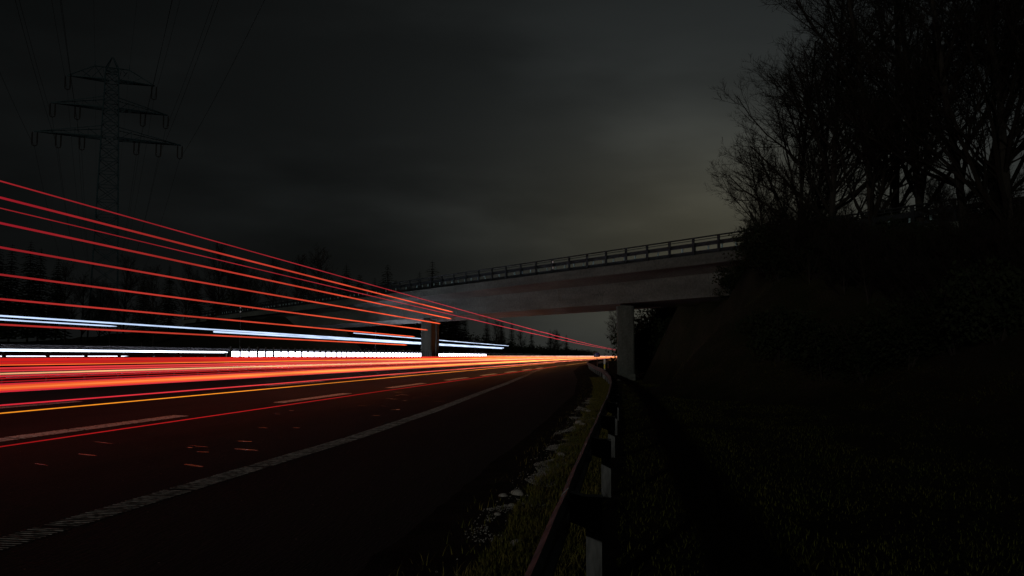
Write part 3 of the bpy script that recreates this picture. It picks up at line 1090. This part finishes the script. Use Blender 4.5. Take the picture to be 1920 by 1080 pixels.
m = MB()
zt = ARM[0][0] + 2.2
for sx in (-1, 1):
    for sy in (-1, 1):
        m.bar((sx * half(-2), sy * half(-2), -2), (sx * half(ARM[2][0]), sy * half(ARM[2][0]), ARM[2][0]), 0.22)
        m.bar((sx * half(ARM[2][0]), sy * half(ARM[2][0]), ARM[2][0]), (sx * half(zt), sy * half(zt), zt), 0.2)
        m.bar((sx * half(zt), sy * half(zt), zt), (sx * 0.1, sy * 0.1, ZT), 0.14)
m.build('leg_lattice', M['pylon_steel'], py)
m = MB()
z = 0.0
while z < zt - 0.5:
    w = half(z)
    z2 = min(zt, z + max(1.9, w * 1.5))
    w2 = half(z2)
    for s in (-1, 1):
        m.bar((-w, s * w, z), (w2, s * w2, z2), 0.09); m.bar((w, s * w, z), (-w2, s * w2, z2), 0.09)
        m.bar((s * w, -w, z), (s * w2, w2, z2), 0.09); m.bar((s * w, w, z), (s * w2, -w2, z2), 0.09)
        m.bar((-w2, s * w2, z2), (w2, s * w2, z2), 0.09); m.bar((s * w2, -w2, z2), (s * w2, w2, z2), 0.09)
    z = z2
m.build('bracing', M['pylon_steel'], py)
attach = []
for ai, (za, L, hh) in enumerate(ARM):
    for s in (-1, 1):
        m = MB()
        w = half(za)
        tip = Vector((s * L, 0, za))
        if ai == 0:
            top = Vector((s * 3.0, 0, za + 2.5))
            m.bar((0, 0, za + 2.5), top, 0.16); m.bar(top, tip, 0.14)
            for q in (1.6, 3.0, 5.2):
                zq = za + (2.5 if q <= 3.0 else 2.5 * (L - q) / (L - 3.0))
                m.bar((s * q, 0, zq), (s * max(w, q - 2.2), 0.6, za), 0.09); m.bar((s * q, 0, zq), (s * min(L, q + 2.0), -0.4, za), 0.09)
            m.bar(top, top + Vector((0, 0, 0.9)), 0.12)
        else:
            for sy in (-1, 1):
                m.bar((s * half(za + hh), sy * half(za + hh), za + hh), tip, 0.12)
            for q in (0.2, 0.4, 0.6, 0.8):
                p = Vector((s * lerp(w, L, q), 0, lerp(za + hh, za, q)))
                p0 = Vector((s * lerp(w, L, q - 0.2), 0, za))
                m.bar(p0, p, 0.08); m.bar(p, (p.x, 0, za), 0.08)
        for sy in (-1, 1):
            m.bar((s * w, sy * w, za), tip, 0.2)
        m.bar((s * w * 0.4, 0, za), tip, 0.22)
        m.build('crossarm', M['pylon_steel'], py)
        nx_ = ai + 1
        for q in range(nx_):
            f = [[0.985], [0.97, 0.56], [0.985, 0.68, 0.37]][ai][q]
            x = s * L * f
            attach.append((ai, s, q, Vector((x, 0, za - 2.75))))
            m = MB()
            for e in (-0.42, 0.42):
                pts = [Vector((x + e, 0, za - 0.1 - 0.3 * i)) for i in range(9)]
                m.tube(pts, [0.05, .13, .13, .13, .13, .13, .13, .13, 0.05], 6)
            m.bar((x - 0.45, 0, za - 2.5), (x, 0, za - 2.75), 0.14); m.bar((x + 0.45, 0, za - 2.5), (x, 0, za - 2.75), 0.14)
            m.build('insulator', M['insulator'], py)
attach.append((3, -1, 0, Vector((-3.0, 0, ARM[0][0] + 3.4))))
attach.append((3, 1, 0, Vector((3.0, 0, ARM[0][0] + 3.4))))
wname = {0: 'top crossarm', 1: 'middle crossarm', 2: 'lowest crossarm', 3: 'peak'}
Pm = Matrix.Translation(py.location) @ Matrix.Rotation(math.atan2(La.y, La.x), 4, 'Z')
for ai, s, q, p in attach:
    A = Pm @ p
    m = MB()
    span = 330.0
    sag = 8.5 if ai < 3 else 5.5
    pts = []
    for i in range(31):
        t = i / 30
        d = -span * t
        pts.append(Ld * d + Vector((0, 0, -4 * sag * t * (1 - t) + 6 * t)))
    pts.reverse()
    for i in range(1, 21):
        t = i / 20
        pts.append(Ld * (span * t) + Vector((0, 0, -4 * sag * t * (1 - t))))
    m.tube(pts, 0.026 if ai < 3 else 0.018, 4)
    o = m.build('power_line', M['wire'])
    o.location = A
    side = 'left' if s < 0 else 'right'
    if ai == 3: lab = 'thin earth wire running over the %s shoulder of the pylon top' % side
    elif ai == 0: lab = 'power line hanging from the %s end of the top crossarm' % side
    else:
        pos = (['outer', 'inner'] if ai == 1 else ['outermost', 'middle', 'innermost'])[q]
        lab = 'power line hanging from the %s %s insulator of the %s' % (pos, side, wname[ai])
    tag(o, lab, 'power line', 'power lines on the pylon')


# ------------------------------------------------------------------ bare trees
def bare_tree(seed, height, spread=1.0, trunk_r=0.16, levels=5, dens=1.0, low=0.18, twig=0.0085):
    rd = random.Random(seed)
    tm, cm = MB(), MB()

    def grow(p, d, length, r, lev, mbx):
        nseg = 5 if lev == 0 else (4 if lev == 1 else 3)
        pts, rr = [p.copy()], [r]
        q, dd = p.copy(), d.copy()
        rend = r * (0.30 if lev < 4 else 0.4)
        kids = []
        for i in range(nseg):
            j = 0.07 if lev == 0 else 0.20
            dd = (dd + Vector((rd.uniform(-j, j), rd.uniform(-j, j), rd.uniform(-j * .4, j) + (0.06 if lev else 0)))).normalized()
            q = q + dd * (length / nseg)
            pts.append(q.copy())
            rr.append(lerp(r, rend, (i + 1) / nseg))
            kids.append((q.copy(), dd.copy(), rr[-1], (i + 1) / nseg))
        (tm if lev == 0 else cm).tube(pts, rr, 7 if lev == 0 else (5 if lev == 1 else 3), cap=False)
        if lev >= levels: return
        nk = [int(24 * dens), int(9 * dens), int(8 * dens), 7, 3][min(lev, 4)]
        for k in range(nk):
            t = rd.uniform(low, 1.0) if lev == 0 else rd.uniform(0.15, 1.0)
            x = t * nseg
            i = min(nseg - 1, int(x))
            base = pts[i].lerp(pts[i + 1], x - i)
            rb = lerp(rr[i], rr[i + 1], x - i)
            ax = (pts[i + 1] - pts[i]).normalized()
            an = rd.random() * 6.283
            a = ax.orthogonal().normalized()
            b = ax.cross(a)
            out = a * math.cos(an) + b * math.sin(an)
            tilt = rd.uniform(0.45, 1.0) if lev == 0 else rd.uniform(0.45, 1.0)
            nd = (ax * math.cos(tilt) + out * math.sin(tilt)).normalized()
            if lev == 0:
                ln = height * rd.uniform(0.30, 0.52) * (1.15 - 0.78 * t) * spread
            else:
                ln = length * rd.uniform(0.32, 0.62) * (1.1 - 0.5 * t)
            if ln < 0.22: continue
            grow(base, nd, ln, max(twig, min(rb * 0.62, ln * 0.020 + 0.004)), lev + 1, cm)

    grow(Vector((0, 0, -0.4)), Vector((0, 0, 1)), height * 0.97, trunk_r, 0, tm)
    return tm.mesh('trunk', M['bark']), cm.mesh('crown', M['twig'])


BT = [bare_tree(1, 16, 1.0, 0.18, 4, 1.0, 0.10), bare_tree(2, 18, 0.9, 0.19, 4, 1.05, 0.12), bare_tree(3, 15, 1.05, 0.16, 4, 1.0, 0.08)]
SB = [bare_tree(21, 4.5, 1.3, 0.05, 3, 1.5, 0.02), bare_tree(22, 3.6, 1.5, 0.045, 3, 1.6, 0.02)]


def tree(kind, me, x, y, s, rz, label, cat, group, z=None):
    o = empty(kind, (x, y, (zground(x, y) if z is None else z)), rz)
    o.scale = (s, s, s)
    tag(o, label, cat, group)
    inst('trunk', me[0], o)
    inst('crown', me[1], o)
    return o


def cam_pt(px, depth):
    lat = (px - 960) / 1636 * depth
    c, s = math.cos(R(7.3)), math.sin(R(7.3))
    return (-s * depth + c * lat, c * depth + s * lat)


TG = 'bare trees on the bank at right'
spots = [(1440, 53, 2, 0.66, 'leftmost bare tree, its twigs reaching over the bridge railing'),
         (1496, 50, 0, 0.88, 'second bare tree from the left on the bank, over the bridge end'),
         (1556, 46, 1, 0.98, 'third bare tree from the left on the bank, reaching the top edge'),
                  (1640, 43, 2, 1.18, 'fourth bare tree from the left, with a forked dense crown'),
         (1690, 47, 1, 1.05, 'fifth bare tree from the left on the bank'),
         (1735, 41, 0, 1.10, 'sixth bare tree from the left, with a thick dark trunk'),
         (1822, 38, 1, 1.05, 'seventh bare tree from the left, leaning over the gap of bright sky'),
         (1868, 43, 0, 1.20, 'eighth bare tree from the left, behind the gap of bright sky'),
         (1905, 35, 2, 1.25, 'rightmost bare tree standing at the right edge of the picture')]
spots += [(1585, 56, 1, 0.95, 'slender bare tree in the back row, left of the densest crowns'),
          (1530, 54, 2, 0.9, 'low bare tree in the back row, behind the second and third trees')]
for i, (px, dp, k, s, lab) in enumerate(spots):
    x, y = cam_pt(px, dp)
    tree('bare_tree', BT[k], x, y, s, 1.1 + i * 2.17, lab, 'tree', TG)
# undergrowth on the bank: bare shrubs and dense evergreen thickets
ORD = ['first', 'second', 'third', 'fourth', 'fifth', 'sixth', 'seventh', 'eighth', 'ninth', 'tenth', 'eleventh', 'twelfth', 'thirteenth', 'fourteenth', 'fifteenth', 'sixteenth', 'seventeenth', 'eighteenth', 'nineteenth', 'twentieth', 'twenty-first', 'twenty-second', 'twenty-third', 'twenty-fourth', 'twenty-fifth', 'twenty-sixth', 'twenty-seventh', 'twenty-eighth', 'twenty-ninth', 'thirtieth']
sh = [(1330, 60), (1385, 57), (1430, 50), (1475, 46), (1520, 42), (1560, 51), (1585, 39), (1630, 37), (1660, 46), (1690, 35), (1740, 33), (1770, 40), (1800, 31), (1850, 30), (1890, 36), (1905, 28)]
for i, (px, dp) in enumerate(sh):
    x, y = cam_pt(px, dp)
    tree('shrub', SB[i % 2], x, y, 0.75 + 0.3 * ((i * 7) % 5) / 5, i * 1.3, '%s bare shrub from the left in the dark undergrowth on the bank' % ORD[i], 'shrub', 'bare shrubs on the bank')


def thicket(seed, h, rad, n):
    rd = random.Random(seed)
    tm, cm = MB(), MB()
    for k in range(7):
        an = rd.random() * 6.28
        tm.tube([(0, 0, -0.3), (math.cos(an) * rad * 0.3, math.sin(an) * rad * 0.3, h * 0.45), (math.cos(an) * rad * 0.6, math.sin(an) * rad * 0.6, h * 0.8)], [0.05, 0.03, 0.01], 4)
    for k in range(n):
        v = Vector((rd.gauss(0, 1), rd.gauss(0, 1), rd.gauss(0, 1))).normalized()
        rr = rd.random() ** 0.45
        lump = 0.72 + 0.5 * mnoise.noise(v * 1.9 + Vector((seed, 0, 0)))
        p = Vector((v.x * rad * rr * lump, v.y * rad * rr * lump, h * 0.48 + v.z * h * 0.52 * rr * lump))
        if p.z < -0.1: continue
        s_ = rd.uniform(0.05, 0.13)
        a = Vector((rd.gauss(0, 1), rd.gauss(0, 1), rd.gauss(0, 1))).normalized() * s_
        b = a.orthogonal().normalized() * s_ * 0.55
        cm.add([p - a, p + b, p + a, p - b], [(0, 1, 2, 3)])
    return tm.mesh('stem', M['bark']), cm.mesh('foliage', M['needles'])


TH = [thicket(s_, 3.4, 2.5, 4200) for s_ in (5, 6, 7)]
th = [(1402, 51, .95), (1432, 47, .95), (1468, 44, .9), (1500, 48, .85), (1528, 43, .8), (1562, 45, .8), (1600, 41, .75), (1640, 44, .75), (1680, 40, .7), (1718, 43, .75), (1755, 38, .65),
      (1790, 41, .7), (1828, 36, .6), (1862, 39, .65), (1895, 34, .6), (1915, 38, .65), (1460, 36, .8), (1540, 33, .8), (1620, 31, .8), (1700, 29, .8), (1790, 27, .8), (1870, 25, .8)]
th.sort()
back = [(6.4, 54.0, .5), (7.8, 52.5, .62), (1.9, 66.5, 1.25), (3.1, 68.0, 1.5), (4.6, 67.0, 1.5), (2.4, 72.0, 1.5), (4.0, 75.0, 1.6), (6.0, 66.0, 1.5)]
for i, (px, dp, s_) in enumerate(th):
    x, y = cam_pt(px, dp)
    o = empty('bush', (x, y, zground(x, y) - 0.15), i * 1.1)
    o.scale = (s_, s_, s_)
    tag(o, '%s dense dark bush from the left, on the bank under the bare trees' % ORD[i], 'bush', 'dense bushes on the bank')
    inst('stem', TH[i % 3][0], o)
    inst('foliage', TH[i % 3][1], o)
bl = ['low on the slope right of the bridge pier', 'at the right end of the slope in front of the girder', 'directly right of the bridge pier', 'second to the right behind the bridge pier', 'third to the right behind the bridge pier, under the girder', 'farther back behind the bridge pier', 'tallest and farthest behind the bridge pier', 'rightmost under the bridge girder']
for i, (x, y, s_) in enumerate(back):
    o = empty('bush', (x, y, zground(x, y) - 0.15), i * 1.7)
    o.scale = (s_, s_, s_)
    tag(o, 'dense dark bush %s' % bl[i], 'bush', 'dense bushes behind the bridge pier')
    inst('stem', TH[i % 3][0], o)
    inst('foliage', TH[i % 3][1], o)
# a small bare tree seen past the bridge pier
tree('bare_tree', BT[2], -0.6, 118, 0.55, 2.0, 'small bare tree seen beside the right bridge pier, under the deck', 'tree', None)


# ------------------------------------------------------------------ conifers and far woods
def conifer(seed, h, rad):
    rd = random.Random(seed)
    tm, cm = MB(), MB()
    tm.tube([(0, 0, -0.5), (0, 0, h * 0.5), (0, 0, h)], [0.22, 0.13, 0.02], 6)
    z = h * 0.10
    while z < h * 0.985:
        t = z / h
        r = rad * (1 - t) ** 0.75 * rd.uniform(0.75, 1.15) + 0.22
        nb = 9 if t < 0.8 else 6
        a0 = rd.random() * 6.28
        for k in range(nb):
            an = a0 + 6.283 * k / nb + rd.uniform(-.2, .2)
            L = r * rd.uniform(0.65, 1.15)
            d = Vector((math.cos(an), math.sin(an), 0))
            s = Vector((-d.y, d.x, 0))
            droop = -0.28 * L + rd.uniform(-.1, .1)
            for q in range(3):
                f0, f1 = q / 3, (q + 1) / 3 + 0.12
                w = L * 0.27 * (1.1 - 0.6 * f0) * rd.uniform(0.7, 1.3)
                a = d * L * f0 + Vector((0, 0, z + droop * f0 ** 1.4))
                b = d * L * f1 + Vector((0, 0, z + droop * f1 ** 1.4 + 0.05 * L))
                mid = (a + b) / 2
                cm.add([a, mid + s * w + Vector((0, 0, -0.08 * L)), b, mid - s * w + Vector((0, 0, -0.08 * L))], [(0, 1, 2), (0, 2, 3)])
        z += max(0.35, h * 0.03 * (1.25 - t * 0.6)) * rd.uniform(0.8, 1.2)
    return tm.mesh('trunk', M['bark']), cm.mesh('crown', M['needles'])


CF = [conifer(s, 20, 4.0) for s in (31, 32, 33, 34)]
FT = [bare_tree(s, 15, 1.1, 0.18, 3, 1.25, 0.15) for s in (41, 42)]
# spruces whose tops show above the bridge railing
CG = 'spruces behind the bridge'
row = [(648, 186, .93), (672, 192, .85), (702, 188, .80), (726, 184, .93), (742, 196, .82), (764, 190, .78), (786, 186, .88), (810, 182, .99), (826, 194, .87), (850, 200, .80), (622, 190, .78)]
row.sort()
ordw = ['first', 'second', 'third', 'fourth', 'fifth', 'sixth', 'seventh', 'eighth', 'ninth', 'tenth', 'eleventh', 'twelfth', 'thirteenth', 'fourteenth', 'fifteenth', 'sixteenth', 'seventeenth', 'eighteenth', 'nineteenth', 'twentieth', 'twenty-first', 'twenty-second', 'twenty-third', 'twenty-fourth', 'twenty-fifth', 'twenty-sixth']
for i, (px, dp, s) in enumerate(row):
    x, y = cam_pt(px, dp)
    o = tree('spruce', CF[i % 4], x, y, s, i * 2.1, '%s spruce from the left in the row above the far end of the bridge' % ordw[i], 'tree', CG)
    o.scale = (s * 1.35, s * 1.35, s)
# wood along the left side
FG = 'trees of the wood at left'
rd = random.Random(77)
wood = []
for i in range(24):
    px = -30 + 27 * i + rd.uniform(-9, 9)
    dp = rd.uniform(118, 175)
    wood.append((px, dp))
wood.sort()
for i, (px, dp) in enumerate(wood):
    x, y = cam_pt(px, dp)
    if px < 110 or rd.random() < 0.3:
        s = (0.74 + 0.16 * rd.random() if px < 110 else 0.50 + 0.16 * rd.random()) * dp / 150
        tree('spruce', CF[i % 4], x, y, s, i * 1.9, '%s tree from the left in the dark wood beyond the oncoming lanes, a spruce' % ordw[i], 'tree', FG)
    else:
        s = (0.66 + 0.28 * rd.random()) * dp / 150
        tree('bare_tree', FT[i % 2], x, y, s, i * 1.9, '%s tree from the left in the dark wood beyond the oncoming lanes, bare' % ordw[i], 'tree', FG)
# low trees along the far left of the road, seen under the bridge
UG = 'trees seen under the bridge'
n = 18
for i in range(n):
    t = i / (n - 1)
    px = 705 + 385 * t
    y = 140 + 360 * t ** 1.6
    x = -44.0 + shift(y) + rd.uniform(-3, 3)
    k = i % 3
    me = CF[i % 4] if k else FT[i % 2]
    s = (0.62 if k else 0.75) * rd.uniform(0.85, 1.15)
    tree('spruce' if k else 'bare_tree', me, x, y, s, i * 2.3, '%s tree from the left in the line receding under the bridge' % ordw[i], 'tree', UG)

# the wood that closes the view under the bridge: one dark mass
m = MB()
rd = random.Random(9)
for k in range(26000):
    t = rd.random()
    y = 125 + 620 * t ** 1.5
    dx = rd.uniform(0, 16)
    x = -47.5 + shift(y) - dx
    top = (9.5 - 4.0 * smooth(150, 420, y)) * (0.75 + 0.45 * mnoise.noise(Vector((y * 0.11, dx * 0.2, 3))) + 0.25 * mnoise.noise(Vector((y * 0.5, dx * 0.3, 8))))
    z = 1.6 + top * rd.random() ** 0.7
    s_ = rd.uniform(0.18, 0.5)
    a = Vector((rd.gauss(0, 1), rd.gauss(0, 1), rd.gauss(0, 1))).normalized() * s_
    b = a.orthogonal().normalized() * s_ * 0.6
    p = Vector((x, y, z))
    m.add([p - a, p + b, p + a, p - b], [(0, 1, 2, 3)])
tag(m.build('far_wood', M['needles']), 'dark continuous wood behind the oncoming lanes, seen under the bridge', 'wood', kind='stuff')
